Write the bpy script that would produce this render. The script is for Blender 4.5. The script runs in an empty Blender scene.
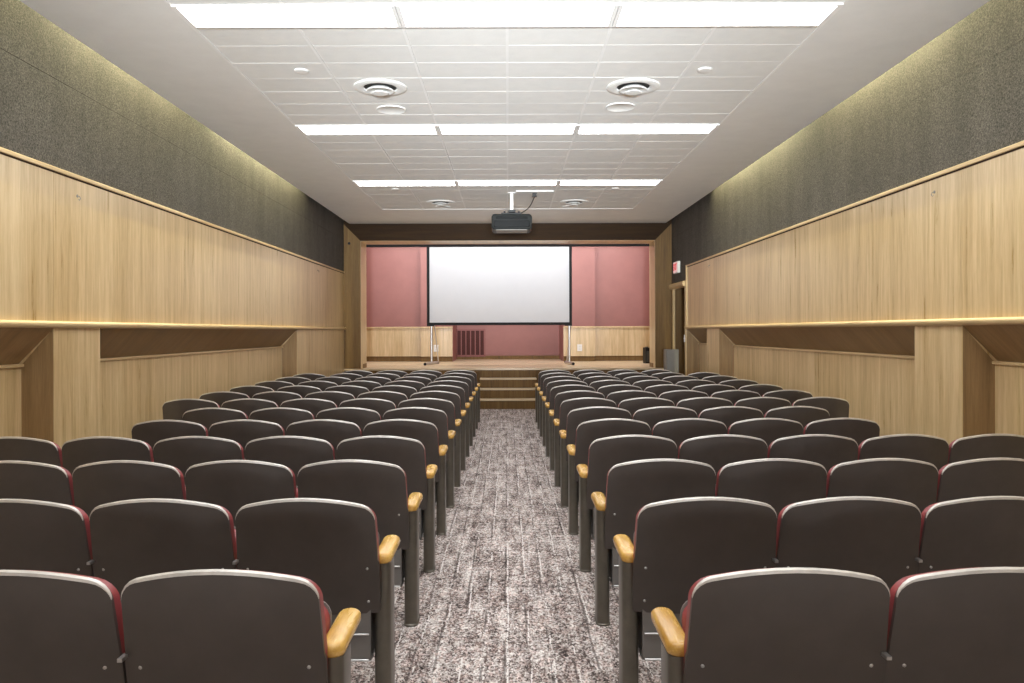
import bpy, bmesh, math, random
from mathutils import Vector, Matrix
random.seed(7)
S = bpy.context.scene
COL = S.collection

# ------------------------------------------------------------------ camera
H = 1.53            # camera height above the carpet
F = 782.0           # focal length in pixels of a 1024 wide frame
cam_d = bpy.data.cameras.new('camera')
cam = bpy.data.objects.new('camera', cam_d)
COL.objects.link(cam)
cam.location = (0, 0, H)
cam.rotation_euler = (math.radians(90), 0, 0)
cam.rotation_euler = (Matrix.Rotation(math.radians(90), 3, 'X') @ Matrix.Rotation(math.radians(-0.17), 3, 'Z')).to_euler()
cam_d.sensor_width = 36
cam_d.lens = F / 1024 * 36
cam_d.shift_x = 4 / 1024
cam_d.shift_y = -10.5 / 1024
cam_d.clip_start = 0.05
S.camera = cam

# ------------------------------------------------------------------ world, exposure
w = bpy.data.worlds.new('world'); S.world = w
w.use_nodes = True
w.node_tree.nodes['Background'].inputs[0].default_value = (0.9, 0.95, 1, 1)
w.node_tree.nodes['Background'].inputs[1].default_value = 0.0
S.view_settings.view_transform = 'Standard'
S.view_settings.look = 'None'
S.view_settings.gamma = 1
S.view_settings.exposure = 0.0
S.view_settings.use_curve_mapping = False

# ------------------------------------------------------------------ room measures
W = 3.38            # half width at the upper walls
WR = 3.62           # half width at the back of the wall recesses
ZC = 3.75           # ceiling
EDGE = 3.26         # half width of the ceiling slab
YF = 16.12          # front of the stage
YB = -3.0           # rear wall behind the camera
ZS = 0.761          # stage floor
LIGHT_Y = [5.30, 8.40, 11.50]
LX, LY = 1.522, 0.3875
PANEL_E = 15.5       # ceiling panels
COVE_E = 380.0
STAGE_E = 40.0

def lamp_area(name, loc, rot, sx, sy, energy, color):
    d = bpy.data.lights.new(name, 'AREA'); d.shape = 'RECTANGLE'
    d.size = sx; d.size_y = sy; d.energy = energy; d.color = color
    o = bpy.data.objects.new(name, d); COL.objects.link(o)
    o.location = loc; o.rotation_euler = rot
    return o

# ceiling fittings behind and above the frame (same rhythm and brightness as the ones in view)
PW = (0.965, 0.985, 1.0)
for y in (2.2, -0.9):
    for i in (-1, 0, 1):
        lamp_area('ceiling_fitting', (i * LX, y + LY / 2, ZC - 0.012), (0, 0, 0), 1.46, 0.33, PANEL_E * math.pi * 1.46 * 0.33, PW)
# tubes hidden above the ceiling edge, washing the walls
for s in (-1, 1):
    for y in (0.9, 4.0, 7.1, 10.2, 12.0):
        L = 2.3 if y < 12 else 1.5
        lamp_area('cove_tube', (s * 3.275, y - 0.1, ZC + 0.60), (0, math.radians(-78 * s), 0), 0.04, L, COVE_E * L / 2.3, (1.0, 0.93, 0.55))
# stage lights behind the proscenium header
for x in (-2.4, -0.8, 0.8, 2.4):
    lamp_area('stage_light', (x, 17.05, 4.25), (math.radians(25), 0, 0), 1.2, 0.25, STAGE_E * 0.47, (0.98, 0.98, 1.0))
    lamp_area('stage_light', (x * 1.1, 18.4, 4.4), (math.radians(22), 0, 0), 1.2, 0.25, STAGE_E, (0.98, 0.98, 1.0))

# unseen fill spots added behind the camera to brighten ceiling and front faces
UP_E = 3.7
def spot(name, loc, aim, cone, energy, size=0.5):
    d = bpy.data.lights.new(name, 'SPOT'); d.energy = energy; d.spot_size = math.radians(cone); d.spot_blend = 1.0; d.shadow_soft_size = size; d.color = (0.88, 0.95, 1.0)
    o = bpy.data.objects.new(name, d); COL.objects.link(o); o.location = loc
    o.rotation_euler = (Vector(aim) - Vector(loc)).to_track_quat('-Z', 'Y').to_euler()
    return o
for s in (-1, 1):
    for y, cone, e in ((2.5, 60, 260), (6.0, 44, 680), (9.5, 32, 1100), (12.5, 18, 900)):
        spot('added_fill_spot', (s * 0.4, -2.7, 1.5), (s * 1.4, y, ZC), cone, e * UP_E)

# ------------------------------------------------------------------ helpers
def srgb(r, g, b):
    f = lambda c: (c / 255 / 12.92) if c / 255 <= 0.04045 else ((c / 255 + 0.055) / 1.055) ** 2.4
    return (f(r), f(g), f(b), 1)

def new_mat(name, rough=0.5, metal=0.0, spec=0.5):
    m = bpy.data.materials.new(name); m.use_nodes = True
    nt = m.node_tree
    b = nt.nodes['Principled BSDF']
    b.inputs['Roughness'].default_value = rough
    b.inputs['Metallic'].default_value = metal
    b.inputs['Specular IOR Level'].default_value = spec
    return m, nt, b

def N(nt, kind, **kw):
    n = nt.nodes.new(kind)
    for k, v in kw.items():
        setattr(n, k, v)
    return n

def coords(nt, scale=(1, 1, 1), world=False):
    """object coordinates, or world position for pieces that share a mesh"""
    if world:
        t = N(nt, 'ShaderNodeNewGeometry').outputs['Position']
    else:
        t = N(nt, 'ShaderNodeTexCoord').outputs['Object']
    mp = N(nt, 'ShaderNodeMapping')
    mp.inputs['Scale'].default_value = scale
    nt.links.new(t, mp.inputs['Vector'])
    return mp.outputs['Vector']

def noise(nt, vec, scale, detail=3, rough=0.6, dist=0.0):
    n = N(nt, 'ShaderNodeTexNoise')
    n.inputs['Scale'].default_value = scale; n.inputs['Detail'].default_value = detail
    n.inputs['Roughness'].default_value = rough; n.inputs['Distortion'].default_value = dist
    nt.links.new(vec, n.inputs['Vector'])
    return n.outputs['Fac']

def ramp(nt, fac, stops):
    r = N(nt, 'ShaderNodeValToRGB')
    e = r.color_ramp.elements
    while len(e) < len(stops): e.new(0.5)
    for q, (p, c) in zip(e, stops):
        q.position = p; q.color = c
    nt.links.new(fac, r.inputs['Fac'])
    return r.outputs['Color']

def mix(nt, a, b, fac, mode='MIX'):
    n = N(nt, 'ShaderNodeMix', data_type='RGBA', blend_type=mode)
    for sock, v in ((n.inputs[0], fac), (n.inputs[6], a), (n.inputs[7], b)):
        if hasattr(v, 'is_output'): nt.links.new(v, sock)
        else: sock.default_value = v
    return n.outputs[2]

def math_n(nt, op, a, b=0.0):
    n = N(nt, 'ShaderNodeMath', operation=op)
    for sock, v in zip(n.inputs, (a, b)):
        if hasattr(v, 'is_output'): nt.links.new(v, sock)
        else: sock.default_value = v
    return n.outputs[0]

def bump(nt, b, h, strength=0.2, dist=0.01):
    n = N(nt, 'ShaderNodeBump')
    n.inputs['Strength'].default_value = strength; n.inputs['Distance'].default_value = dist
    nt.links.new(h, n.inputs['Height']); nt.links.new(n.outputs[0], b.inputs['Normal'])

def plain(name, c, rough=0.5, metal=0.0, spec=0.5, var=0.08, sc=6.0, bmp=0.0, bsc=200):
    m, nt, b = new_mat(name, rough, metal, spec)
    v = coords(nt, world=True)
    f = noise(nt, v, sc, 4)
    lo = tuple(x * (1 - var) for x in c[:3]) + (1,)
    hi = tuple(min(1, x * (1 + var)) for x in c[:3]) + (1,)
    nt.links.new(ramp(nt, f, [(0.3, lo), (0.7, hi)]), b.inputs['Base Color'])
    if bmp: bump(nt, b, noise(nt, v, bsc, 2), bmp, 0.004)
    return m

def wood(name, lo, mid, hi, rough=0.36, stretch=(1, 1, 0.05), sc=22, var=0.10, spec=0.5):
    m, nt, b = new_mat(name, rough, 0, spec)
    v = coords(nt, stretch, world=True)
    g = noise(nt, v, sc, 6, 0.65, 0.4)
    g2 = noise(nt, v, sc * 6, 3, 0.7)
    big = noise(nt, coords(nt, tuple(x * 0.35 for x in stretch), world=True), sc * 0.35, 3, 0.5, 0.8)
    f = math_n(nt, 'ADD', math_n(nt, 'MULTIPLY', g, 0.5), math_n(nt, 'ADD', math_n(nt, 'MULTIPLY', g2, 0.2), math_n(nt, 'MULTIPLY', big, 0.3)))
    c = ramp(nt, f, [(0.36, lo), (0.5, mid), (0.64, hi)])
    oi = N(nt, 'ShaderNodeObjectInfo')
    k = math_n(nt, 'ADD', math_n(nt, 'MULTIPLY', oi.outputs['Random'], var), 1 - var)
    cc = N(nt, 'ShaderNodeCombineColor')
    for i in range(3): nt.links.new(k, cc.inputs[i])
    nt.links.new(mix(nt, c, cc.outputs[0], 1.0, 'MULTIPLY'), b.inputs['Base Color'])
    r = math_n(nt, 'ADD', math_n(nt, 'MULTIPLY', g, 0.25), rough - 0.12)
    nt.links.new(r, b.inputs['Roughness'])
    rip = noise(nt, coords(nt, tuple(x * 0.3 for x in stretch), world=True), sc * 1.2, 2, 0.5)
    bump(nt, b, math_n(nt, 'ADD', rip, math_n(nt, 'MULTIPLY', g, 0.3)), 0.22, 0.01)
    return m

def emit(name, c, strength):
    m = bpy.data.materials.new(name); m.use_nodes = True
    nt = m.node_tree; nt.nodes.clear()
    e = N(nt, 'ShaderNodeEmission'); o = N(nt, 'ShaderNodeOutputMaterial')
    e.inputs[0].default_value = tuple(c[:3]) + (1,); e.inputs[1].default_value = strength
    nt.links.new(e.outputs[0], o.inputs[0])
    return m

# ------------------------------------------------------------------ materials
M = {}
M['maple'] = wood('maple_veneer', srgb(176, 146, 96), srgb(205, 177, 130), srgb(226, 201, 158), rough=0.31, spec=0.7)
M['maple_h'] = wood('maple_moulding', srgb(178, 149, 106), srgb(204, 176, 130), srgb(220, 195, 152), stretch=(1, 0.05, 1))
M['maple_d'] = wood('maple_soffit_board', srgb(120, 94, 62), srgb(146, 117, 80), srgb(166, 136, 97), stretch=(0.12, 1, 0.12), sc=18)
M['maple_shaded'] = wood('maple_painted_shade', srgb(126, 100, 66), srgb(150, 121, 82), srgb(168, 138, 97))  # darker copy of the maple, shade painted into camera-facing side faces
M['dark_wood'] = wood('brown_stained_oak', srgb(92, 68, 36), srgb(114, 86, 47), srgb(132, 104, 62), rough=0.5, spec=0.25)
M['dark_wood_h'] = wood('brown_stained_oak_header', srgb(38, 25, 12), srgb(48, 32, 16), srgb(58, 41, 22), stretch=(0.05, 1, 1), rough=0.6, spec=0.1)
M['stage_floor'] = wood('stage_boards', srgb(198, 174, 138), srgb(216, 194, 160), srgb(230, 210, 178), rough=0.3, stretch=(0.06, 1, 1))
M['arm_wood'] = wood('honey_varnished_maple', srgb(184, 132, 56), srgb(216, 170, 88), srgb(234, 194, 116), rough=0.25, stretch=(1, 0.15, 1), sc=30, var=0.2)
M['white'] = plain('white_paint', srgb(232, 231, 228), 0.5, var=0.03)
M['tile'] = plain('ceiling_tile', srgb(222, 221, 217), 0.75, var=0.03, sc=9, bmp=0.15, bsc=90)
M['plaster'] = plain('stippled_plaster', srgb(226, 225, 222), 0.55, var=0.03, sc=4, bmp=0.35, bsc=70)
M['steel'] = plain('grey_enamel_steel', srgb(106, 101, 92), 0.34, 0.55, var=0.12, sc=14)
M['shell'] = plain('dark_taupe_enamel', srgb(77, 70, 66), 0.42, 0.0, 0.4, var=0.08, sc=9)
M['pan'] = plain('grey_pan_enamel', srgb(122, 118, 115), 0.4, 0.2, var=0.06)
M['trim'] = plain('worn_metal_edge', srgb(208, 202, 195), 0.38, 0.3, var=0.15, sc=20)
M['lip'] = plain('bright_steel_lip', srgb(190, 188, 186), 0.3, 0.8, var=0.1)
M['vinyl'] = plain('dark_red_vinyl', srgb(142, 60, 62), 0.42, var=0.1, sc=20, bmp=0.05)
M['black'] = plain('black_plastic', srgb(22, 22, 22), 0.45, 0, 0.25, var=0.1)
M['black_cloth'] = plain('black_cloth', srgb(12, 12, 13), 0.8, var=0.1)
M['gloss_black'] = plain('glossy_black', srgb(12, 13, 13), 0.2, 0, 0.12, var=0.05)
M['dark_grey'] = plain('charcoal_plastic', srgb(62, 64, 62), 0.4, var=0.06)
M['projector'] = plain('projector_shell', srgb(26, 28, 27), 0.5, 0, 0.2, var=0.06)
M['grey_box'] = plain('grey_painted_steel', srgb(122, 119, 114), 0.5, var=0.04)
M['chrome'] = plain('brushed_aluminium', srgb(205, 205, 205), 0.3, 0.8, var=0.05)
M['screen'] = plain('white_screen_cloth', srgb(206, 206, 209), 0.8, var=0.01)
M['red_wall'] = plain('rose_red_wallcovering', srgb(146, 95, 88), 0.5, var=0.07, sc=2.5, bmp=0.1, bsc=60)
M['red_vent'] = plain('rose_red_paint', srgb(138, 82, 76), 0.5, var=0.03)
M['dark_slot'] = plain('dark_slot', srgb(76, 36, 32), 0.8)
M['void'] = plain('black_backing', srgb(14, 13, 12), 0.9)
M['duct'] = plain('dark_duct', srgb(40, 38, 36), 0.7)
M['panel'] = emit('lit_panel', PW, PANEL_E)
M['exit_face'] = emit('exit_face', srgb(255, 205, 200), 0.75)
M['exit_red'] = emit('exit_letters', srgb(225, 30, 40), 0.9)

def acoustic():
    m, nt, b = new_mat('grey_acoustic_board', 0.85, 0, 0.2)
    v = coords(nt, (1, 1, 1), world=True)
    f = noise(nt, v, 85, 4, 0.75)
    v2 = coords(nt, (1, 1, 0.25), world=True)
    g = noise(nt, v2, 3.5, 4, 0.6)
    c = ramp(nt, f, [(0.34, srgb(46, 43, 41)), (0.5, srgb(88, 84, 79)), (0.66, srgb(122, 116, 108))])
    c2 = ramp(nt, g, [(0.3, (0.72, 0.72, 0.73, 1)), (0.7, (1, 1, 1, 1))])
    nt.links.new(mix(nt, c, c2, 1.0, 'MULTIPLY'), b.inputs['Base Color'])
    bump(nt, b, f, 0.5, 0.006)
    return m
M['acoustic'] = acoustic()

def voro(nt, vec, scale):
    n = N(nt, 'ShaderNodeTexVoronoi'); n.inputs['Scale'].default_value = scale
    nt.links.new(vec, n.inputs['Vector'])
    q = N(nt, 'ShaderNodeSeparateColor'); nt.links.new(n.outputs['Color'], q.inputs[0])
    return q.outputs[0], q.outputs[1]

def carpet():
    m, nt, b = new_mat('woven_carpet', 0.95, 0, 0.1)
    sp, sp2 = voro(nt, coords(nt, (1, 0.62, 1)), 135)                 # single tufts
    md, md2 = voro(nt, coords(nt, (1, 0.5, 1)), 62)
    cols = noise(nt, coords(nt, (1, 0.10, 1)), 17, 3, 0.6)          # lengthwise streaks
    blot = noise(nt, coords(nt, (1, 0.75, 1)), 5.0, 4, 0.65)
    cross = noise(nt, coords(nt, (0.12, 1, 1)), 21, 2, 0.6)
    f = math_n(nt, 'ADD', math_n(nt, 'MULTIPLY', sp, 0.40), math_n(nt, 'MULTIPLY', md, 0.15))
    f = math_n(nt, 'ADD', f, math_n(nt, 'MULTIPLY', cols, 0.55))
    f = math_n(nt, 'ADD', f, math_n(nt, 'MULTIPLY', blot, 0.45))
    f = math_n(nt, 'ADD', f, math_n(nt, 'MULTIPLY', cross, 0.25))
    f = math_n(nt, 'SUBTRACT', f, 0.40)
    c = ramp(nt, f, [(0.20, srgb(46, 40, 39)), (0.38, srgb(112, 99, 95)), (0.54, srgb(176, 164, 159)), (0.76, srgb(232, 226, 222))])
    # pinkish tufts
    pk = ramp(nt, md2, [(0.55, (1, 1, 1, 1)), (0.78, (1.0, 0.91, 0.89, 1))])
    c = mix(nt, c, pk, 1.0, 'MULTIPLY')
    # thin pale and dark yarns running lengthwise, broken up
    geo = N(nt, 'ShaderNodeTexCoord'); sx = N(nt, 'ShaderNodeSeparateXYZ')
    nt.links.new(geo.outputs['Object'], sx.inputs[0])
    wob = math_n(nt, 'MULTIPLY', noise(nt, coords(nt, (0.2, 1, 1)), 2, 1), 0.02)
    xx = math_n(nt, 'ADD', sx.outputs[0], wob)
    def line(pitch, off, width, seed):
        t = math_n(nt, 'FRACT', math_n(nt, 'ADD', math_n(nt, 'DIVIDE', xx, pitch), off))
        near = math_n(nt, 'LESS_THAN', t, width / pitch)
        v = N(nt, 'ShaderNodeMapping'); v.inputs['Scale'].default_value = (1, 0.16, 1); v.inputs['Location'].default_value = (seed, seed * 2, 0)
        nt.links.new(geo.outputs['Object'], v.inputs['Vector'])
        gate = math_n(nt, 'GREATER_THAN', noise(nt, v.outputs[0], 11, 2), 0.5)
        tuft = math_n(nt, 'GREATER_THAN', sp, 0.22)
        return math_n(nt, 'MULTIPLY', math_n(nt, 'MULTIPLY', near, gate), tuft)
    c = mix(nt, c, srgb(52, 46, 45), math_n(nt, 'MULTIPLY', line(0.107, 0.14, 0.010, 3.1), 0.6))
    c = mix(nt, c, srgb(226, 220, 216), math_n(nt, 'MULTIPLY', line(0.107, 0.0, 0.008, 7.7), 0.95))
    nt.links.new(c, b.inputs['Base Color'])
    bump(nt, b, sp, 0.6, 0.008)
    return m
M['carpet'] = carpet()

# ------------------------------------------------------------------ mesh helpers
class MB:
    def __init__(self): self.bm = bmesh.new()
    def box(self, x0, x1, y0, y1, z0, z1):
        vs = [self.bm.verts.new(p) for p in ((x0, y0, z0), (x1, y0, z0), (x1, y1, z0), (x0, y1, z0), (x0, y0, z1), (x1, y0, z1), (x1, y1, z1), (x0, y1, z1))]
        for f in ((0, 3, 2, 1), (4, 5, 6, 7), (0, 1, 5, 4), (1, 2, 6, 5), (2, 3, 7, 6), (3, 0, 4, 7)):
            self.bm.faces.new([vs[i] for i in f])
        return self
    def rings(self, rings, closed=True, caps=True):
        R = [[self.bm.verts.new(p) for p in r] for r in rings]
        n = len(R[0])
        for a, b in zip(R, R[1:]):
            for i in range(n if closed else n - 1):
                j = (i + 1) % n
                self.bm.faces.new((a[i], a[j], b[j], b[i]))
        if caps:
            self.bm.faces.new(list(reversed(R[0]))); self.bm.faces.new(R[-1])
        return self
    def prism_y(self, poly, y0, y1):
        """poly: list of (x, z)"""
        return self.rings([[(x, y0, z) for x, z in poly], [(x, y1, z) for x, z in poly]])
    def prism_x(self, poly, x0, x1):
        return self.rings([[(x0, y, z) for y, z in poly], [(x1, y, z) for y, z in poly]])
    def cyl(self, p, q, r, n=16, r2=None):
        p, q = Vector(p), Vector(q); d = (q - p).normalized()
        u = d.orthogonal().normalized(); v = d.cross(u)
        r2 = r if r2 is None else r2
        def ring(c, rr): return [tuple(c + u * (rr * math.cos(2 * math.pi * i / n)) + v * (rr * math.sin(2 * math.pi * i / n))) for i in range(n)]
        return self.rings([ring(p, r), ring(q, r2)])
    def tube(self, pts, r, n=8):
        pts = [Vector(p) for p in pts]; R = []
        for i, p in enumerate(pts):
            d = (pts[min(i + 1, len(pts) - 1)] - pts[max(i - 1, 0)]).normalized()
            u = d.cross(Vector((0.02, 1, 0.03))).normalized(); v = d.cross(u)
            R.append([tuple(p + u * (r * math.cos(2 * math.pi * k / n)) + v * (r * math.sin(2 * math.pi * k / n))) for k in range(n)])
        return self.rings(R)
    def lathe(self, prof, n=32, cx=0, cy=0):
        """prof: list of (r, z), open profile"""
        return self.rings([[(cx + r * math.cos(2 * math.pi * i / n), cy + r * math.sin(2 * math.pi * i / n), z) for i in range(n)] for r, z in prof])
    def mesh(self, name, smooth=None):
        bmesh.ops.recalc_face_normals(self.bm, faces=self.bm.faces[:])
        me = bpy.data.meshes.new(name); self.bm.to_mesh(me); self.bm.free()
        if smooth is not None:
            for p in me.polygons: p.use_smooth = True
            me.set_sharp_from_angle(angle=math.radians(smooth))
        return me

def link(name, me, m, parent=None, loc=(0, 0, 0), bevel=0.0):
    o = bpy.data.objects.new(name, me)
    if m is not None and not me.materials: me.materials.append(m)
    COL.objects.link(o); o.location = loc
    if parent is not None: o.parent = parent
    if bevel:
        b = o.modifiers.new('edge', 'BEVEL'); b.width = bevel; b.segments = 2; b.limit_method = 'ANGLE'
    return o

def obj(name, mb, m, parent=None, smooth=None, loc=(0, 0, 0), bevel=0.0):
    return link(name, mb.mesh(name, smooth), m, parent, loc, bevel)

def boxo(name, dims, m, parent=None, bevel=0.0):
    """a box with its origin at its own centre of base"""
    x0, x1, y0, y1, z0, z1 = dims
    cx, cy = (x0 + x1) / 2, (y0 + y1) / 2
    return obj(name, MB().box(x0 - cx, x1 - cx, y0 - cy, y1 - cy, 0, z1 - z0), m, parent, loc=(cx, cy, z0), bevel=bevel)

def empty(name, loc=(0, 0, 0), rz=0.0):
    o = bpy.data.objects.new(name, None); COL.objects.link(o)
    o.location = loc; o.rotation_euler = (0, 0, rz); o.empty_display_size = 0.1
    return o

def tag(o, label, cat, group=None):
    o['label'] = label; o['category'] = cat
    if group: o['group'] = group
    return o

def struct(o, label=None, cat=None):
    o['kind'] = 'structure'
    if label: o['label'] = label
    if cat: o['category'] = cat
    return o

# ================================================================== SETTING
# floor
fl = struct(obj('floor', MB().box(-4.2, 4.2, YB, 16.6, -0.1, 0.0), M['carpet']), 'grey pink woven carpet with lengthwise streaks under the seats', 'floor')

# ceiling: plaster border round a field of tiles
FX = 3 * LX / 2 * 1.0 + 0.001
Y_T0, Y_T1 = 4.9125, 14.21
mb = MB()
mb.box(-EDGE, -FX, YB, YF, ZC, ZC + 0.10); mb.box(FX, EDGE, YB, YF, ZC, ZC + 0.10)
mb.box(-FX, FX, Y_T1, YF, ZC, ZC + 0.10); mb.box(-FX, FX, YB, Y_T0, ZC, ZC + 0.10)
mb.box(-FX, FX, Y_T0, Y_T1, ZC + 0.055, ZC + 0.10)
mb.box(-3.9, 3.9, YB, YF + 0.5, 4.45, 4.55)
ceil = struct(obj('ceiling', mb, M['plaster']), 'white stippled plaster ceiling border around a field of white tiles', 'ceiling')
# edge bead round the tile field
mb = MB()
for s in (-1, 1): mb.box(min(s * (FX - 0.008), s * (FX + 0.014)), max(s * (FX - 0.008), s * (FX + 0.014)), Y_T0, Y_T1, ZC - 0.006, ZC + 0.02)
mb.box(-FX, FX, Y_T1 - 0.008, Y_T1 + 0.014, ZC - 0.006, ZC + 0.02)
obj('edge_bead', mb, M['white'], ceil)
tw, td = LX / 2, LY
g = 0.003
def tile_mesh():
    a, b = tw / 2 - g / 2, td / 2 - g / 2
    def rr(i, z): return [(-a + i, -b + i, z), (a - i, -b + i, z), (a - i, b - i, z), (-a + i, b - i, z)]
    return MB().rings([rr(0.002, 0.0), rr(0.0, 0.002), rr(0.0, 0.03)]).mesh('tile')
tile_me = tile_mesh(); tile_me.materials.append(M['tile'])
rows = [4.9125 + td / 2]
for y0 in LIGHT_Y:
    n = 7 if y0 < 11 else 6
    rows += [y0 + LY + td * (k + 0.5) for k in range(n)]
for y in rows:
    if y + td / 2 > Y_T1 + 0.02: continue
    for i in range(6):
        t = link('tile', tile_me, None, ceil, ((i - 2.5) * tw, y, ZC + random.uniform(-0.0006, 0.0008)))
        t.rotation_euler = (random.uniform(-0.0015, 0.0015), random.uniform(-0.001, 0.001), 0)

bars = [(Y_T0, LIGHT_Y[0])] + [(y + LY, (LIGHT_Y + [Y_T1 + 0.0])[k + 1]) for k, y in enumerate(LIGHT_Y)]
for y0, y1 in bars:
    for i in range(5):
        x = (i - 2) * tw
        obj('tee_bar', MB().box(-0.011, 0.011, 0, y1 - y0, -0.0035, 0.003), M['white'], ceil, loc=(x, y0, ZC))

# side walls
def side_wall(s):
    nm = 'left' if s < 0 else 'right'
    X = lambda a, b: (min(s * a, s * b), max(s * a, s * b))
    def bx(name, a, b, y0, y1, z0, z1, m, par, bev=0.0):
        return boxo(name, X(a, b) + (y0, y1, z0, z1), m, par, bev)
    yend = YF if s < 0 else 14.80
    root = struct(obj('wall_' + nm, MB().box(*X(3.66, 3.80), YB, yend, 0, 4.5), M['void']))
    root['label'] = 'wood panelled ' + nm + ' side wall with dark grey acoustic board above'
    root['category'] = 'wall'
    # acoustic boards
    bx('acoustic_board', W, 3.66, YB, YF, 3.428, 4.45, M['acoustic'], root)
    bx('acoustic_board', W, 3.66, YB, yend, 2.75, 3.4255, M['acoustic'], root)
    if s > 0: bx('acoustic_board', W, 3.66, yend, YF, 2.46, 3.422, M['acoustic'], root)
    # cap trim over the wood
    bx('cap_trim', W - 0.012, 3.5, YB, yend - (0.06 if s > 0 else 0), 2.733, 2.765, M['maple_h'], root, 0.005)
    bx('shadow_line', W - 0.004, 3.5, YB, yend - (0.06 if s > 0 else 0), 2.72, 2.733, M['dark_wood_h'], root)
    if s > 0: bx('edge_trim', W - 0.02, 3.5, yend - 0.06, yend, 1.615, 2.765, M['maple'], root, 0.004)
    # upper wood panels
    js = [YB, -1.3, 0.1, 1.5, 2.95, 4.4, 5.82, 7.22, 8.63, 10.04, 11.45, 12.86, yend - (0.06 if s > 0 else 0)]
    if s < 0: js.insert(-1, 14.5)
    for a, b in zip(js, js[1:]):
        bx('wood_panel', W, 3.66, a + 0.0015, b - 0.0015, 1.60, 2.722, M['maple'], root)
    # bullnose ledge
    prof = [(W + 0.05, 1.562), (W - 0.022, 1.562), (W - 0.036, 1.568), (W - 0.044, 1.58), (W - 0.046, 1.592), (W - 0.042, 1.604), (W - 0.03, 1.613), (W + 0.05, 1.616)]
    obj('ledge', MB().prism_y([(s * x, z) for x, z in prof], YB, yend), M['maple_h'], root, 40)
    # lower part: pilasters and recessed bays
    pil = [(-0.78, -0.1), (5.82, 6.50), (12.53, 13.29)] if s > 0 else [(-0.78, -0.1), (5.82, 6.48), (12.53, 13.31), (13.313, 14.7), (14.703, YF)]
    for a, b in pil:
        bx('pilaster' if b - a < 1 else 'wood_panel', W, 3.66, a, b, 0, 1.562, M['maple'], root)
        if a > 0 and b - a < 1.5:
            obj('shaded_return_skin', MB().prism_y([(s * (W + 0.004), 1.556), (s * 3.64, 1.262), (s * 3.64, 0.0), (s * (W + 0.004), 0.0)], a - 0.006, a), M['maple_shaded'], root)  # thin skin added to carry the painted shade on the pilaster side
    bays = [(-0.1, 5.82), (6.50, 12.53)] + ([(13.29, 14.80)] if s > 0 else [])
    for a, b in bays:
        n = max(1, round((b - a) / 1.22)); st = (b - a) / n
        for k in range(n):
            bx('recess_panel', WR, 3.66, a + k * st + 0.0012, a + (k + 1) * st - 0.0012, 0, 1.272, M['maple'], root)
        bx('recess_trim', WR - 0.022, 3.66, a, b, 1.272, 1.296, M['maple_h'], root, 0.006)
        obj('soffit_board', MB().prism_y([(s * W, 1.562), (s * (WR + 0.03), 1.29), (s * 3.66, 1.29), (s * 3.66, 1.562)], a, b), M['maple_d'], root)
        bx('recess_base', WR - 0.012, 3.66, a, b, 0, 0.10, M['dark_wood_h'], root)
    if s > 0:
        bx('end_panel', W, 3.66, 14.80, 14.85, 0, 2.46, M['maple'], root)
        obj('shaded_return_skin', MB().prism_y([(s * (W + 0.004), 1.556), (s * 3.64, 1.262), (s * 3.64, 0.0), (s * (W + 0.004), 0.0)], 14.794, 14.80), M['maple_shaded'], root)  # painted-shade skin again, over the end panel's near face
    return root
wl = side_wall(-1); wr = side_wall(1)

# cove closers at the ends of the light slots, above the ceiling edge
for s, yb in ((-1, 13.05), (1, 12.85)):
    a, b = sorted((s * 2.9, s * (W - 0.002)))
    obj('cove_baffle', MB().box(a, b, yb, yb + 0.03, ZC + 0.11, 4.45), M['acoustic'], ceil)

# rear wall behind the camera
struct(obj('wall_back', MB().box(-3.8, 3.8, YB - 0.15, YB, 0, 4.5), M['maple']), 'rear wall of the hall', 'wall')

# door alcove in the right wall
D0, D1 = 14.85, 15.98
dr = struct(obj('door_1', MB().box(3.66, 3.72, D0, D1 + 0.1, 0, 2.46), M['dark_wood']), 'brown wooden exit door set back in the right wall beside the stage', 'door')
boxo('far_jamb', (W + 0.03, 3.72, D1, D1 + 0.12, 0, 2.46), M['dark_wood'], dr)
boxo('near_jamb', (3.66, 3.72, D0 - 0.05, D0, 0, 2.46), M['dark_wood'], dr)
boxo('alcove_ceiling', (W + 0.03, 3.72, D0, D1 + 0.12, 2.40, 2.46), M['dark_wood'], dr)
boxo('casing', (W - 0.02, W + 0.03, D1 - 0.04, D1 + 0.03, 0, 2.40), M['maple'], dr, 0.004)
boxo('casing', (W - 0.02, W + 0.03, D0 - 0.03, D0 + 0.03, 0, 2.40), M['maple'], dr, 0.004)
prof = [(W + 0.04, 2.365), (W - 0.03, 2.365), (W - 0.06, 2.385), (W - 0.075, 2.42), (W - 0.07, 2.455), (W - 0.05, 2.475), (W + 0.04, 2.475)]
obj('door_head', MB().prism_y(prof, D0 - 0.03, D1 + 0.1), M['maple_h'], dr, 40)
obj('door_handle', MB().cyl((3.66, D1 - 0.12, 1.02), (3.60, D1 - 0.12, 1.02), 0.012).cyl((3.605, D1 - 0.12, 1.02), (3.605, D1 - 0.24, 1.02), 0.011), M['chrome'], dr, 40)

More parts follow.
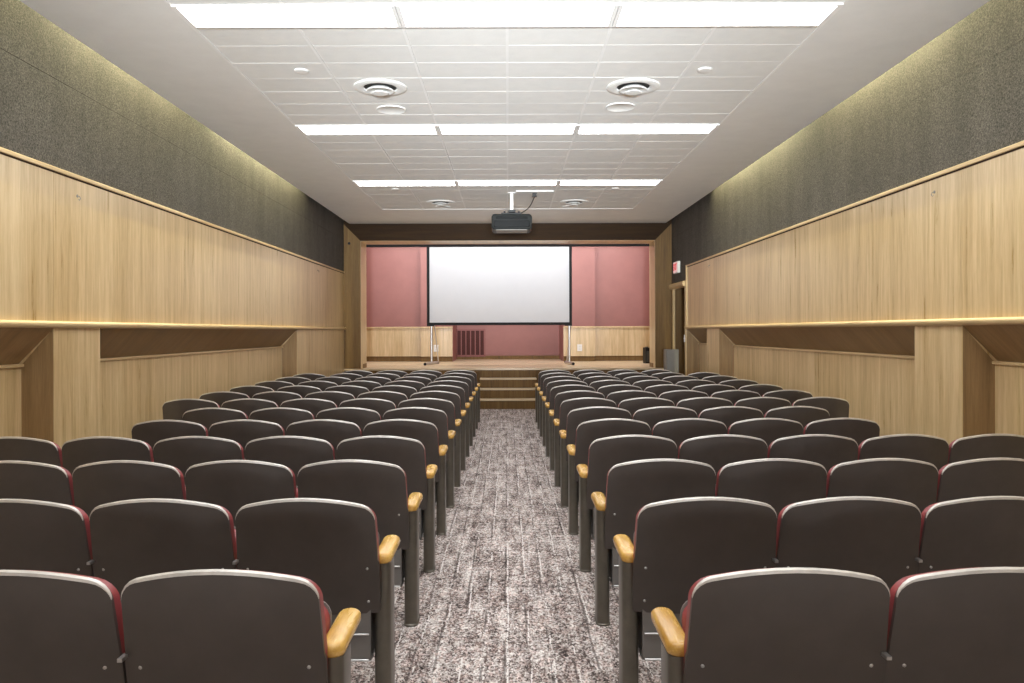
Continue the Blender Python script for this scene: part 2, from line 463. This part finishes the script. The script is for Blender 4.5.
# proscenium wall
OP = 3.036; ZO = 3.396; YR = 16.75
pr = struct(empty('wall_front', (0, YF, 0)), 'brown stained wooden proscenium frame around the stage opening', 'wall')
def pf(name, mb, m, smooth=None):
    o = obj(name, mb, m, pr, smooth, loc=(0, -YF, 0)); return o
for s in (-1, 1):
    poly = [(s * OP, 0), (s * OP, ZO), (s * (W + 0.3), ZO + (W + 0.3 - OP)), (s * (W + 0.3), 0)]
    pf('column', MB().prism_y(poly, YF, YF + 0.14), M['dark_wood'])
    a, b = sorted((s * OP, s * (OP + 0.05)))
    a2, b2 = sorted((s * OP, s * (OP + 0.02)))
    pf('jamb', MB().box(*sorted((s * (OP - 0.004), s * (OP + 0.4))), YF + 0.002, YR, ZS, ZO), M['maple'])
    pf('jamb_base', MB().box(*sorted((s * (OP - 0.012), s * (OP + 0.1))), YR - 0.42, YR - 0.02, ZS, ZS + 0.09), M['dark_wood'])
e = W + 0.3 - OP
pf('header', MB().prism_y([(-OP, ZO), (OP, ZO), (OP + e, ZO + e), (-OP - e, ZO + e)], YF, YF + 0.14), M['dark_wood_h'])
pf('header_lining', MB().box(-OP, OP, YF + 0.002, YR, ZO - 0.004, ZO + 0.3), M['maple_h'])
pf('cable_hole', MB().cyl((-3.27, YF - 0.003, 3.345), (-3.27, YF + 0.01, 3.345), 0.028, 14), M['black'])

# stage
st = struct(empty('floor_stage', (0, YF, 0)), 'raised stage with pale boards and brown front', 'stage')
def sg(name, mb, m, bev=0): return obj(name, mb, m, st, loc=(0, -YF, 0), bevel=bev)
CUT = 0.60
ST, TR = 15.34, 0.26
sg('stage_boards', MB().prism_x([(YF - 0.025, ZS - 0.035), (YF - 0.025, ZS), (22.0, ZS), (22.0, ZS - 0.035)], -4.1, 4.1), M['stage_floor'])
sg('stage_front', MB().box(-3.7, 3.7, YF, YF + 0.1, 0, ZS - 0.035), M['dark_wood'])
for k in range(3):
    y = ST + TR * k
    sg('riser', MB().box(-0.57, 0.57, y, y + 0.03, 0.1903 * k, 0.1903 * (k + 1) - 0.03), M['dark_wood'])
    sg('tread', MB().box(-0.575, 0.575, y - 0.022, y + TR, 0.1903 * (k + 1) - 0.03, 0.1903 * (k + 1)), M['stage_floor'], 0.004)
for s in (-1, 1):
    sg('stringer', MB().prism_x([(ST + 0.01, 0), (ST + 0.01, 0.158), (ST + TR + 0.01, 0.158), (ST + TR + 0.01, 0.348), (ST + 2 * TR + 0.01, 0.348), (ST + 2 * TR + 0.01, 0.538), (YF - 0.002, 0.538), (YF - 0.002, 0)], *sorted((s * 0.55, s * 0.573))), M['dark_wood'])

# stage rear wall: rose red above a maple wainscot, with a central niche
YO, YI, YN = 19.98, 19.8, 21.3
XJ, XN = 2.205, 1.395
sw = struct(empty('wall_stage', (0, YI, 0)), 'rose red stage wall above pale wood wainscot with a niche behind the screen', 'wall')
def sp(name, mb, m, bev=0): return obj(name, mb, m, sw, loc=(0, -YI, 0), bevel=bev)
for s in (-1, 1):
    A = lambda a, b: tuple(sorted((s * a, s * b)))
    sp('red_panel', MB().box(*A(XJ, 4.1), YO, YO + 0.2, ZS, 4.6), M['red_wall'])
    sp('red_panel', MB().box(*A(XN, XJ), YI, YN + 0.1, ZS, 4.6), M['red_wall'])
    for a, b, y in ((XJ + 0.002, 4.1, YO), (XN + 0.01, XJ - 0.002, YI)):
        sp('wainscot_panel', MB().box(*A(a, b), y - 0.05, y + 0.02, ZS + 0.13, 1.60), M['maple'])
        sp('wainscot_cap', MB().box(*A(a - 0.004, b), y - 0.085, y + 0.02, 1.60, 1.645), M['maple_h'], 0.008)
        sp('stage_baseboard', MB().box(*A(a, b), y - 0.03, y + 0.02, ZS, ZS + 0.13), M['dark_wood'])
    sp('side_wall', MB().box(*A(4.1, 4.2), YR + 0.1, YN + 0.2, ZS - 0.2, 4.6), M['red_wall'])
sp('red_panel', MB().box(-XN, XN, YN, YN + 0.1, ZS, 4.6), M['red_wall'])
sp('stage_baseboard', MB().box(-XN, XN, YN - 0.03, YN + 0.01, ZS, ZS + 0.10), M['dark_wood'])
struct(obj('ceiling_stage', MB().box(-4.2, 4.2, YF + 0.5, 21.6, 4.55, 4.65), M['white']), 'ceiling above the stage', 'ceiling')
rl = tag(obj('curtain_rail', MB().box(-3.4, 3.4, -0.02, 0.02, -0.026, 0.026), M['black_cloth'], loc=(0, YR + 0.09, 3.37)), 'black curtain rail running across the top of the stage opening', 'rail')
for x in (-3.1, -1.05, 1.05, 3.1):
    obj('rail_bracket', MB().box(x - 0.02, x + 0.02, -0.012, 0.012, 0.026, 1.17), M['black'], rl)

# ================================================================== CEILING THINGS
def lname(i): return ('left', 'middle', 'right')[i]
LR = ('nearest ceiling light row', 'second ceiling light row', 'ceiling light row by the projector')
frame_me = None
def light_meshes():
    a, b = LX / 2 - 0.002, LY / 2 - 0.002
    fr = MB()
    fr.box(-a, a, -b, -b + 0.022, -0.014, 0.05); fr.box(-a, a, b - 0.022, b, -0.014, 0.05)
    fr.box(-a, -a + 0.03, -b + 0.022, b - 0.022, -0.014, 0.05); fr.box(a - 0.03, a, -b + 0.022, b - 0.022, -0.014, 0.05)
    df = MB().box(-a + 0.03, a - 0.03, -b + 0.022, b - 0.022, -0.006, 0.04)
    return fr.mesh('light_frame'), df.mesh('diffuser')
fme, dme = light_meshes()
for r, y in enumerate(LIGHT_Y):
    for i in range(3):
        t = tag(empty('ceiling_light', ((i - 1) * LX, y + LY / 2, ZC)), 'long lit ceiling panel, %s one of three in the %s' % (lname(i), LR[r]), 'ceiling light', 'lit ceiling panels')
        link('light_frame', fme, M['white'], t); link('diffuser', dme, M['panel'], t)

def diffuser_parts():
    ring = MB().lathe([(0.13, 0.02), (0.155, -0.012), (0.20, -0.020), (0.238, -0.010), (0.242, 0.0), (0.242, 0.01)], 40)
    thr = MB().lathe([(0.15, -0.002), (0.15, 0.012)], 32)
    c1 = MB().lathe([(0.05, -0.004), (0.10, -0.012), (0.128, -0.034), (0.122, -0.040), (0.09, -0.040), (0.085, -0.036)], 36)
    c2 = MB().lathe([(0.02, -0.03), (0.06, -0.044), (0.075, -0.054), (0.07, -0.060), (0.001, -0.062)], 32)
    return ring.mesh('outer_ring', 40), thr.mesh('throat'), c1.mesh('cone', 40), c2.mesh('centre_disc', 40)
dm = diffuser_parts()
spk = MB().lathe([(0.001, -0.004), (0.128, -0.004), (0.142, -0.010), (0.146, -0.006), (0.146, 0.004)], 36).mesh('speaker_grille', 30)
sen = MB().lathe([(0.06, 0.004), (0.06, -0.006), (0.05, -0.012), (0.001, -0.013)], 24).mesh('smoke_cap', 30)
where = {(-1, 0): 'left, between the first two light rows', (1, 0): 'right, between the first two light rows', (-1, 1): 'left of the projector', (1, 1): 'right of the projector'}
for (s, k), ys in {(-1, 0): (7.11, 7.82, 6.65), (1, 0): (7.11, 7.75, 6.65), (-1, 1): (13.46, 13.98, 12.2), (1, 1): (13.46, 13.98, 12.2)}.items():
    x = (-1.155 if s < 0 else 1.145)
    t = tag(empty('air_diffuser', (x, ys[0], ZC)), 'round white air diffuser in the ceiling, ' + where[s, k], 'air vent', 'round ceiling air diffusers')
    for nme, me, mm in zip(('outer_ring', 'throat', 'cone', 'centre_disc'), dm, ('tile', 'duct', 'tile', 'tile')): link(nme, me, M[mm], t)
    tag(link('ceiling_speaker', spk, M['tile'], None, ((-1.16 if s < 0 else 1.12), ys[1], ZC)), 'flat round white ceiling speaker beside the diffuser, ' + where[s, k], 'speaker', 'flat ceiling speakers')
    tag(link('ceiling_sensor', sen, M['white'], None, ((-1.75 if s < 0 else 1.68), ys[2], ZC)), 'small white round sensor cap on a ceiling tile, ' + where[s, k], 'sensor', 'small ceiling sensor caps')

# projector on its pole
PX, PY = 0.065, 12.5
t = tag(empty('projector', (PX, PY, 3.13)), 'black ceiling projector hanging on a white pole before the stage', 'projector')
def rrect(wd, ht, r, n=5, cx=0, cz=0):
    p = []
    for (sx, sz, a0) in ((1, 1, 0), (-1, 1, 90), (-1, -1, 180), (1, -1, 270)):
        for k in range(n + 1):
            a = math.radians(a0 + 90 * k / n)
            p.append((cx + sx * (wd / 2 - r) + r * math.cos(a), cz + sz * (ht / 2 - r) + r * math.sin(a)))
    return p
def ringy(y, wd, ht, r, cz): return [(x, y, z) for x, z in rrect(wd, ht, r, 5, 0, cz)]
obj('body', MB().rings([ringy(0.0, 0.60, 0.20, 0.05, 0.15), ringy(0.02, 0.65, 0.25, 0.06, 0.15), ringy(0.46, 0.66, 0.26, 0.06, 0.15), ringy(0.5, 0.6, 0.2, 0.05, 0.15)]), M['projector'], t, 40)
obj('rear_panel', MB().rings([ringy(-0.012, 0.56, 0.10, 0.03, 0.115), ringy(0.01, 0.585, 0.12, 0.03, 0.115)]), M['gloss_black'], t, 40)
obj('vent_slot', MB().rings([ringy(-0.008, 0.50, 0.04, 0.015, 0.21), ringy(0.012, 0.52, 0.055, 0.02, 0.21)]), M['gloss_black'], t, 40)
obj('bottom_rim', MB().box(-0.25, 0.25, -0.004, 0.40, 0.012, 0.026), M['grey_box'], t, bevel=0.006)
obj('lens', MB().cyl((0, 0.49, 0.15), (0, 0.56, 0.15), 0.075, 24), M['gloss_black'], t, 40)
obj('mount_plate', MB().box(-0.17, 0.17, 0.05, 0.35, 0.272, 0.30).box(-0.06, 0.06, 0.0, 0.2, 0.30, 0.34).box(-0.13, -0.10, 0.02, 0.3, 0.30, 0.325).box(0.10, 0.13, 0.02, 0.3, 0.30, 0.325), M['black'], t, bevel=0.004)
obj('pole', MB().cyl((0, 0.08, 0.33), (0, 0.08, ZC - 3.13), 0.03, 20).cyl((0, 0.08, ZC - 3.13 - 0.012), (0, 0.08, ZC - 3.13), 0.075, 24), M['tile'], t, 40)
p = tag(obj('mounting_board', MB().box(-0.30, 0.30, -0.15, 0.15, -0.02, 0.0), M['tile'], loc=(0.43, 12.5, ZC), bevel=0.003), 'white rectangular board on the ceiling beside the projector pole', 'board')
obj('socket', MB().box(-0.035, 0.035, -0.04, 0.04, -0.075, -0.02), M['black'], p, loc=(0, 0, 0))
pts = []
a, b = Vector((0.43, 12.47, ZC - 0.075)), Vector((0.17, 12.62, 3.42))
for k in range(13):
    u = k / 12; q = a.lerp(b, u); q.z -= 0.05 * math.sin(math.pi * u); q.x += 0.03 * math.sin(math.pi * u)
    pts.append(q)
tag(obj('power_cable', MB().tube(pts, 0.007), M['black'], None, 60), 'thin dark cable drooping from the ceiling socket to the projector', 'cable')

# ================================================================== STAGE THINGS
SY = 17.95
sx0, sx1, sz0, sz1 = -1.86, 1.47, 1.665, 3.52
t = tag(empty('projection_screen', ((sx0 + sx1) / 2, SY, ZS)), 'large white projection screen with black frame standing on silver legs on stage', 'screen')
def ps(name, mb, m, smooth=None, bev=0, par=None):
    return obj(name, mb, m, t if par is None else par, smooth, loc=(-(sx0 + sx1) / 2, -SY, -ZS) if par is None else (0, 0, 0), bevel=bev)
B = 0.062
ps('screen_cloth', MB().box(sx0 + B, sx1 - B, SY, SY + 0.012, sz0 + B, sz1 - 0.03), M['screen'])
ps('frame_bar', MB().box(sx0, sx0 + B, SY - 0.012, SY + 0.03, sz0, sz1), M['black_cloth'])
ps('frame_bar', MB().box(sx1 - B, sx1, SY - 0.012, SY + 0.03, sz0, sz1), M['black_cloth'])
ps('frame_bar', MB().box(sx0 + B, sx1 - B, SY - 0.012, SY + 0.03, sz0, sz0 + B), M['black_cloth'])
ps('frame_bar', MB().box(sx0 + B, sx1 - B, SY - 0.012, SY + 0.03, sz1 - 0.03, sz1), M['black_cloth'])
for s, x in ((-1, sx0 + 0.10), (1, sx1 - 0.06)):
    dxf = -0.10 if s < 0 else 0.05
    lg = ps('leg', MB().cyl((x, SY + 0.05, sz0 + 0.25), (x, SY + 0.05, ZS + 0.06), 0.026, 14), M['chrome'], 40)
    ps('corner_bracket', MB().box(x - 0.10, x + 0.06, SY + 0.0, SY + 0.07, sz0 - 0.02, sz0 + 0.05), M['black'])
    ps('foot', MB().cyl((x + dxf, SY - 0.42, ZS + 0.035), (x - dxf, SY + 0.52, ZS + 0.035), 0.028, 14), M['chrome'], 40)
    ps('brace', MB().cyl((x + 0.05 - dxf * 0.2, SY + 0.06, sz0), (x - dxf + 0.02, SY + 0.45, ZS + 0.05), 0.013, 10), M['chrome'], 40)
    for u, v in ((dxf, -0.44), (-dxf, 0.54)):
        ps('rubber_foot', MB().cyl((x + u, SY + v - 0.03, ZS + 0.032), (x + u, SY + v + 0.03, ZS + 0.032), 0.032, 12), M['black'], 40)
# wall vent in the niche
vx, vz = -1.02, ZS + 0.10
t = tag(empty('wall_vent', (vx, YN, vz)), 'rose painted air return grille with upright bars under the screen', 'air vent')
vw, vh = 0.76, 0.70
obj('backing', MB().box(-vw / 2, vw / 2, -0.012, -0.001, 0, vh), M['dark_slot'], t)
obj('vent_frame', MB().box(-vw / 2 - 0.03, -vw / 2 + 0.02, -0.03, 0, -0.03, vh + 0.03).box(vw / 2 - 0.02, vw / 2 + 0.03, -0.03, 0, -0.03, vh + 0.03).box(-vw / 2, vw / 2, -0.03, 0, -0.03, 0.02).box(-vw / 2, vw / 2, -0.03, 0, vh - 0.02, vh + 0.03), M['red_vent'], t)
for k in range(1, 6):
    x = -vw / 2 + vw * k / 6
    obj('bar', MB().box(x - 0.013, x + 0.013, -0.028, -0.01, 0.02, vh - 0.02), M['red_vent'], t)
# outlets
for s, px in ((-1, 436), (1, 579.6)):
    y = YI - 0.05
    x = (px - 508) * y / F; z = H + (331 - 348) * y / F
    t = tag(empty('wall_outlet', (x, y, z)), 'white power outlet on the stage wainscot, ' + ('beside the screen leg near the vent' if s < 0 else 'on the side away from the vent'), 'outlet', 'white outlets on the stage wainscot')
    obj('cover_plate', MB().box(-0.062, 0.062, -0.008, 0, -0.085, 0.085), M['white'], t, bevel=0.003)
    for dz in (-0.036, 0.036): obj('socket', MB().box(-0.022, 0.022, -0.011, -0.007, dz - 0.02, dz + 0.02), M['tile'], t)
# black speaker on the stage
t = tag(empty('stage_speaker', (3.28, 18.3, ZS), math.radians(10)), 'slim black speaker box standing on the stage by the right jamb', 'speaker')
obj('cabinet', MB().box(-0.055, 0.055, 0, 0.22, 0, 0.37), M['black'], t, bevel=0.012)
obj('grille', MB().box(-0.04, 0.04, -0.012, 0.002, 0.03, 0.29), M['dark_grey'], t, bevel=0.004)
obj('handle', MB().box(-0.03, 0.03, 0.06, 0.16, 0.37, 0.39), M['dark_grey'], t, bevel=0.006)
# grey cabinet on the floor beside the stage
t = tag(empty('equipment_cabinet', (3.16, 15.0, 0)), 'tall plain grey metal cabinet standing beside the stage near the door', 'cabinet')
obj('body', MB().box(-0.12, 0.12, 0.02, 0.28, 0.04, 1.165), M['grey_box'], t, bevel=0.004)
obj('door', MB().box(-0.10, 0.112, 0.0, 0.018, 0.06, 1.15), M['grey_box'], t, bevel=0.003)
obj('plinth', MB().box(-0.11, 0.11, 0.03, 0.27, 0, 0.04), M['black'], t)
# exit sign on the right wall over the door
t = tag(empty('exit_sign', (W, 15.52, 2.78)), 'lit red and white exit sign on the dark wall above the door', 'sign')
obj('housing', MB().box(-0.055, 0, -0.19, 0.19, -0.115, 0.115), M['white'], t, bevel=0.006)
obj('face', MB().box(-0.060, -0.054, -0.175, 0.175, -0.10, 0.10), M['exit_face'], t)
cu = bpy.data.curves.new('lettering', 'FONT'); cu.body = 'EXIT'; cu.size = 0.19; cu.extrude = 0.002; cu.align_x = 'CENTER'; cu.align_y = 'CENTER'
tmp = bpy.data.objects.new('tmp', cu); COL.objects.link(tmp)
dg = bpy.context.evaluated_depsgraph_get()
me = bpy.data.meshes.new_from_object(tmp.evaluated_get(dg)); bpy.data.objects.remove(tmp)
lt = link('lettering', me, M['exit_red'], t, (-0.062, 0, 0.0)); lt.rotation_euler = (math.radians(90), 0, math.radians(-90)); lt.scale = (0.78, 1, 1)
lt.data.materials.clear(); lt.data.materials.append(M['exit_red'])
# light switch
t = tag(empty('light_switch', (W - 0.02, 14.86, 1.38)), 'white light switch on the door casing beside the right wall recess', 'switch')
obj('cover_plate', MB().box(-0.01, 0, -0.04, 0.04, -0.07, 0.07), M['white'], t, bevel=0.003)
obj('toggle', MB().box(-0.022, -0.008, -0.008, 0.008, -0.015, 0.015), M['white'], t)
# small hooks on the upper panels
for s, y, z in ((-1, 6.14, 2.60), (1, 6.19, 2.62), (-1, 13.9, 2.62), (1, 13.1, 2.62)):
    lab = 'tiny metal hook on the %s upper wood panel %s' % ('left' if s < 0 else 'right', 'above the near pilaster' if y < 8 else 'near the stage')
    hk = tag(empty('wall_hook', (s * W, y, z)), lab, 'hook', 'tiny hooks on the wood panels')
    obj('hook_plate', MB().cyl((0, 0, 0), (-s * 0.004, 0, 0), 0.012, 12), M['grey_box'], hk, 40)
    obj('hook', MB().tube([(-s * 0.004, 0, 0), (-s * 0.02, 0, -0.004), (-s * 0.026, 0, -0.02), (-s * 0.018, 0, -0.034), (-s * 0.010, 0, -0.028)], 0.003), M['grey_box'], hk, 60)

# ================================================================== SEATS
CR = 0.046
TL = math.tan(math.radians(12)); HT = 0.883
def flare(h): return 1 + 0.13 * (HT - min(HT, max(h, 0.63)))
def back_y(h, x): return (HT - h) * TL + 0.40 * x * x
def top_h(x, wd, inset=0.0):
    """height of the rounded top edge of the back at x, for half width wd"""
    r = CR
    ax = abs(x)
    arch = lambda v: HT - inset - 0.62 * v * v
    xc = wd - r
    if ax <= xc: return arch(ax)
    # superellipse corner meeting the arch
    drop = r * (1 - math.sqrt(max(0.0, 1 - ((ax - xc) / r) ** 2)))
    return arch(ax) - drop
def cols_x(wd):
    xs = [0, 0.05, 0.1, 0.15, 0.19, wd - CR]
    xs += [wd - CR + CR * math.sin(math.radians(a)) for a in (22, 42, 60, 74, 84, 90)]
    return [-x for x in reversed(xs[1:])] + xs
def slab(cols, d0, d1, rows=6, puff=0.0, taper=True):
    """cols: (x, h0, h1) vertical strips; closed slab between depths d0 and d1 on the curved reclined back surface"""
    mb = MB(); bm = mb.bm
    def grid(d, sx=1.0, ins=0.0):
        G = []
        for x, h0, h1 in cols:
            c = []
            for k in range(rows + 1):
                h = (h0 + ins) + (h1 - h0 - 2 * ins) * k / rows
                c.append(bm.verts.new((x * sx * (flare(h) if taper else 1), back_y(h, x) + d, h)))
            G.append(c)
        return G
    A = grid(d0); Bq = grid(d1 - (puff if puff else 0)); layers = [A, Bq]
    if puff: layers.append(grid(d1, 0.955, 0.012))
    def face(*v):
        v2 = []
        for q in v:
            if q not in v2: v2.append(q)
        bm.faces.new(v2)
    first, last = layers[0], layers[-1]
    for G in (first, last):
        for i in range(len(cols) - 1):
            for k in range(rows): face(G[i][k], G[i + 1][k], G[i + 1][k + 1], G[i][k + 1])
    for P, Q in zip(layers, layers[1:]):
        n = len(cols)
        for i in range(n - 1):
            face(P[i][0], P[i + 1][0], Q[i + 1][0], Q[i][0]); face(P[i][rows], P[i + 1][rows], Q[i + 1][rows], Q[i][rows])
        for k in range(rows):
            face(P[0][k], P[0][k + 1], Q[0][k + 1], Q[0][k]); face(P[-1][k], P[-1][k + 1], Q[-1][k + 1], Q[-1][k])
    return mb
WD = 0.269
HB = 0.40
def shell_mesh():
    cs = [(x, HB, top_h(x, WD)) for x in cols_x(WD)]
    cs = [(-0.2735, HB + 0.012, 0.612), (-WD - 0.0006, HB + 0.004, 0.626)] + cs + [(WD + 0.0006, HB + 0.004, 0.626), (0.2735, HB + 0.012, 0.612)]
    return slab(cs, 0.0, 0.014).mesh('backrest', 35)
def trim_mesh():
    path = [(x, top_h(x, WD)) for x in cols_x(WD)]
    rings = []
    path = [(x * flare(h), h) for x, h in path]
    for i, (x, h) in enumerate(path):
        a = path[max(0, i - 1)]; b = path[min(len(path) - 1, i + 1)]
        tx, th = b[0] - a[0], b[1] - a[1]; L = math.hypot(tx, th) or 1
        nx, nh = -th / L, tx / L
        side = min(1, max(0.0, nh))
        t_in, t_out = 0.0004 + 0.007 * side ** 2, 0.0006 + 0.003 * side
        y = back_y(h, x)
        q0, q1 = 0.0004 + 0.0026 * side, 0.0012 + 0.0155 * side ** 0.6
        rings.append([(x - nx * t_in, y - q0, h - nh * t_in), (x + nx * t_out * 0.5, y - q0, h + nh * t_out * 0.5), (x + nx * t_out, y + q1 * 0.2, h + nh * t_out), (x + nx * t_out, y + q1 * 0.8, h + nh * t_out), (x - nx * t_in, y + q1, h - nh * t_in)])
    return MB().rings(rings).mesh('edge_trim', 50)
def cushion_mesh():
    wd = WD + 0.0005
    cs = [(x, 0.50, top_h(x, wd, 0.007)) for x in cols_x(wd)]
    return slab(cs, 0.0142, 0.056, puff=0.010).mesh('back_cushion', 50)
def rr_layers(pts_layers): return MB().rings(pts_layers)
def seat_mesh():
    R = []
    for y, ins in ((0.142, 0.016), (0.156, 0.004), (0.19, 0.0), (0.222, 0.0)):
        R.append([(x, y + 0.05 + (z - 0.55) * 0.22, z) for x, z in rrect(0.496 - 2 * ins, 0.29 - 2 * ins, 0.05 - ins * 0.4, 5, 0, 0.55)])
    return MB().rings(R).mesh('seat', 40)
def pan_mesh():
    mb = MB()
    R = []
    for y, ins in ((0.222, 0.0), (0.236, 0.002), (0.246, 0.016)):
        R.append([(x, y + 0.05 + (z - 0.55) * 0.22, z) for x, z in rrect(0.504 - 2 * ins, 0.50 - 2 * ins, 0.05, 5, 0, 0.452)])
    mb.rings(R)
    # rear turn-down of the pan, below the backrest
    mb.prism_x([(0.122, 0.42), (0.122, 0.215), (0.134, 0.205), (0.22, 0.205), (0.22, 0.22), (0.136, 0.22), (0.132, 0.42)], -0.243, 0.243)
    return mb.mesh('seat_pan', 30)
def lip_mesh():
    return MB().tube([(-0.235, 0.119, 0), (-0.1, 0.117, 0), (0.1, 0.117, 0), (0.235, 0.119, 0)], 0.0045, 6).mesh('pan_lip', 60)
def stadium(wd, y0, y1, n=7, r=None):
    r = wd / 2 if r is None else r
    p = []
    for k in range(n + 1):
        a = math.pi + math.pi * k / n; p.append((wd / 2 * math.cos(a), y0 + r + r * math.sin(a)))
    for k in range(n + 1):
        a = math.pi * k / n; p.append((wd / 2 * math.cos(a), y1 - r + r * math.sin(a)))
    return p
def post_mesh():
    R = []
    for z, wd in ((0, 0.074), (0.008, 0.074), (0.012, 0.067), (0.30, 0.067), (0.595, 0.067)):
        ex = (wd - 0.067) / 2
        R.append([(x, y, z) for x, y in stadium(wd, 0.130 - ex, 0.275 + ex, 7, 0.028)])
    return MB().rings(R).mesh('standard', 40)
def arm_mesh(wd, y0, y1):
    R = []
    for z, ins in ((0.594, 0.010), (0.597, 0.003), (0.604, 0.0), (0.619, 0.0), (0.627, 0.004), (0.633, 0.012), (0.635, 0.022 if wd > 0.05 else 0.0125)):
        R.append([(x, y, z + 0.004 * (y - y0) / (y1 - y0)) for x, y in stadium(wd - 2 * ins, y0 + ins, y1 - ins, 8)])
    return MB().rings(R).mesh('armrest', 50)
def plate_mesh():
    R = []
    for z, y0, y1 in ((0, 0.11, 0.34), (0.014, 0.11, 0.34), (0.02, 0.15, 0.26), (0.4, 0.13, 0.26), (0.592, 0.13, 0.30)):
        R.append([(x, y, z) for x, y in stadium(0.026, y0, y1, 5)])
    return MB().rings(R).mesh('standard', 40)
def bracket_mesh():
    return MB().box(-0.007, 0.007, 0.05, 0.09, 0.618, 0.628).mesh('hinge_bracket')
def rivet_mesh():
    return MB().rings([[(0.0062 * q * math.cos(a * math.pi / 4), -d, 0.0062 * q * math.sin(a * math.pi / 4)) for a in range(8)] for q, d in ((1, -0.002), (0.95, 0.002), (0.5, 0.0042))]).mesh('rivet', 60)
ME = dict(backrest=shell_mesh(), edge_trim=trim_mesh(), back_cushion=cushion_mesh(), seat=seat_mesh(), seat_pan=pan_mesh(), pan_lip=lip_mesh(),
          post=post_mesh(), arm=arm_mesh(0.073, 0.124, 0.432), plate=plate_mesh(), small_arm=arm_mesh(0.030, 0.16, 0.42), bracket=bracket_mesh(), rivet=rivet_mesh())
for k, m in dict(backrest='shell', edge_trim='trim', back_cushion='vinyl', seat='vinyl', seat_pan='pan', pan_lip='lip', post='steel', arm='arm_wood', plate='steel', small_arm='arm_wood', bracket='lip', rivet='lip').items():
    ME[k].materials.append(M[m])
Y0, DY = 2.108, 0.906
PITCH = {-1: 0.572, 1: 0.565}; X0 = {-1: 0.797, 1: 0.779}

def seat_proto(s, aisle):
    """s: -1 left block, 1 right block; the aisle lies towards x = 0"""
    t = empty('theatre_seat')
    for k in ('backrest', 'edge_trim', 'back_cushion', 'seat', 'seat_pan'): link(k, ME[k], None, t)
    for z in (0.315, 0.212): link('pan_lip', ME['pan_lip'], None, t, (0, 0, z))
    for x in (-0.236, 0.236):
        for z in (0.59, 0.45): link('rivet', ME['rivet'], None, t, (x, back_y(z, x), z))
    far = s * (PITCH[s] - 0.278 - 0.016)
    link('standard', ME['plate'], None, t, (far, 0, 0)); link('armrest', ME['small_arm'], None, t, (far, 0, 0))
    link('hinge_bracket', ME['bracket'], None, t, (far, 0, 0))
    if aisle:
        near = -s * 0.287
        link('standard', ME['post'], None, t, (near, 0, 0)); link('armrest', ME['arm'], None, t, (near, 0, 0))
    return t
def copy_seat(root, drop=()):
    r = root.copy(); COL.objects.link(r)
    for ch in root.children:
        if ch.name.split('.')[0] in drop: continue
        c = ch.copy(); COL.objects.link(c); c.parent = r
    return r
ORD = ['first', 'second', 'third', 'fourth', 'fifth', 'sixth', 'seventh']
PER_ROW = [2, 3, 4, 5, 4, 4, 5, 5, 5, 5, 5, 5, 4]
for s in (-1, 1):
    block = 'left' if s < 0 else 'right'
    protos = {True: seat_proto(s, True), False: seat_proto(s, False)}
    fresh = {True: True, False: True}
    for r, n in enumerate(PER_ROW):
        rowname = ORD[r] + ' row from the camera' if r < 7 else ORD[12 - r] + ' row from the stage'
        for j in range(n):
            ai = j == 0
            if fresh[ai]: o = protos[ai]; fresh[ai] = False
            else: o = copy_seat(protos[ai], () if r < 3 else ('rivet', 'hinge_bracket'))
            o.location = (s * (X0[s] + PITCH[s] * j) + random.uniform(-0.0004, 0.0004), Y0 + DY * r, 0)
            o['category'] = 'seat'
            o['group'] = 'theatre seats in the %s block' % block
            if ai: o['label'] = 'dark grey aisle seat with honey wood armrest, %s block, %s' % (block, rowname)
            else: o['label'] = 'dark grey tip-up seat, %s block, %s, %s from the aisle' % (block, rowname, ORD[j])
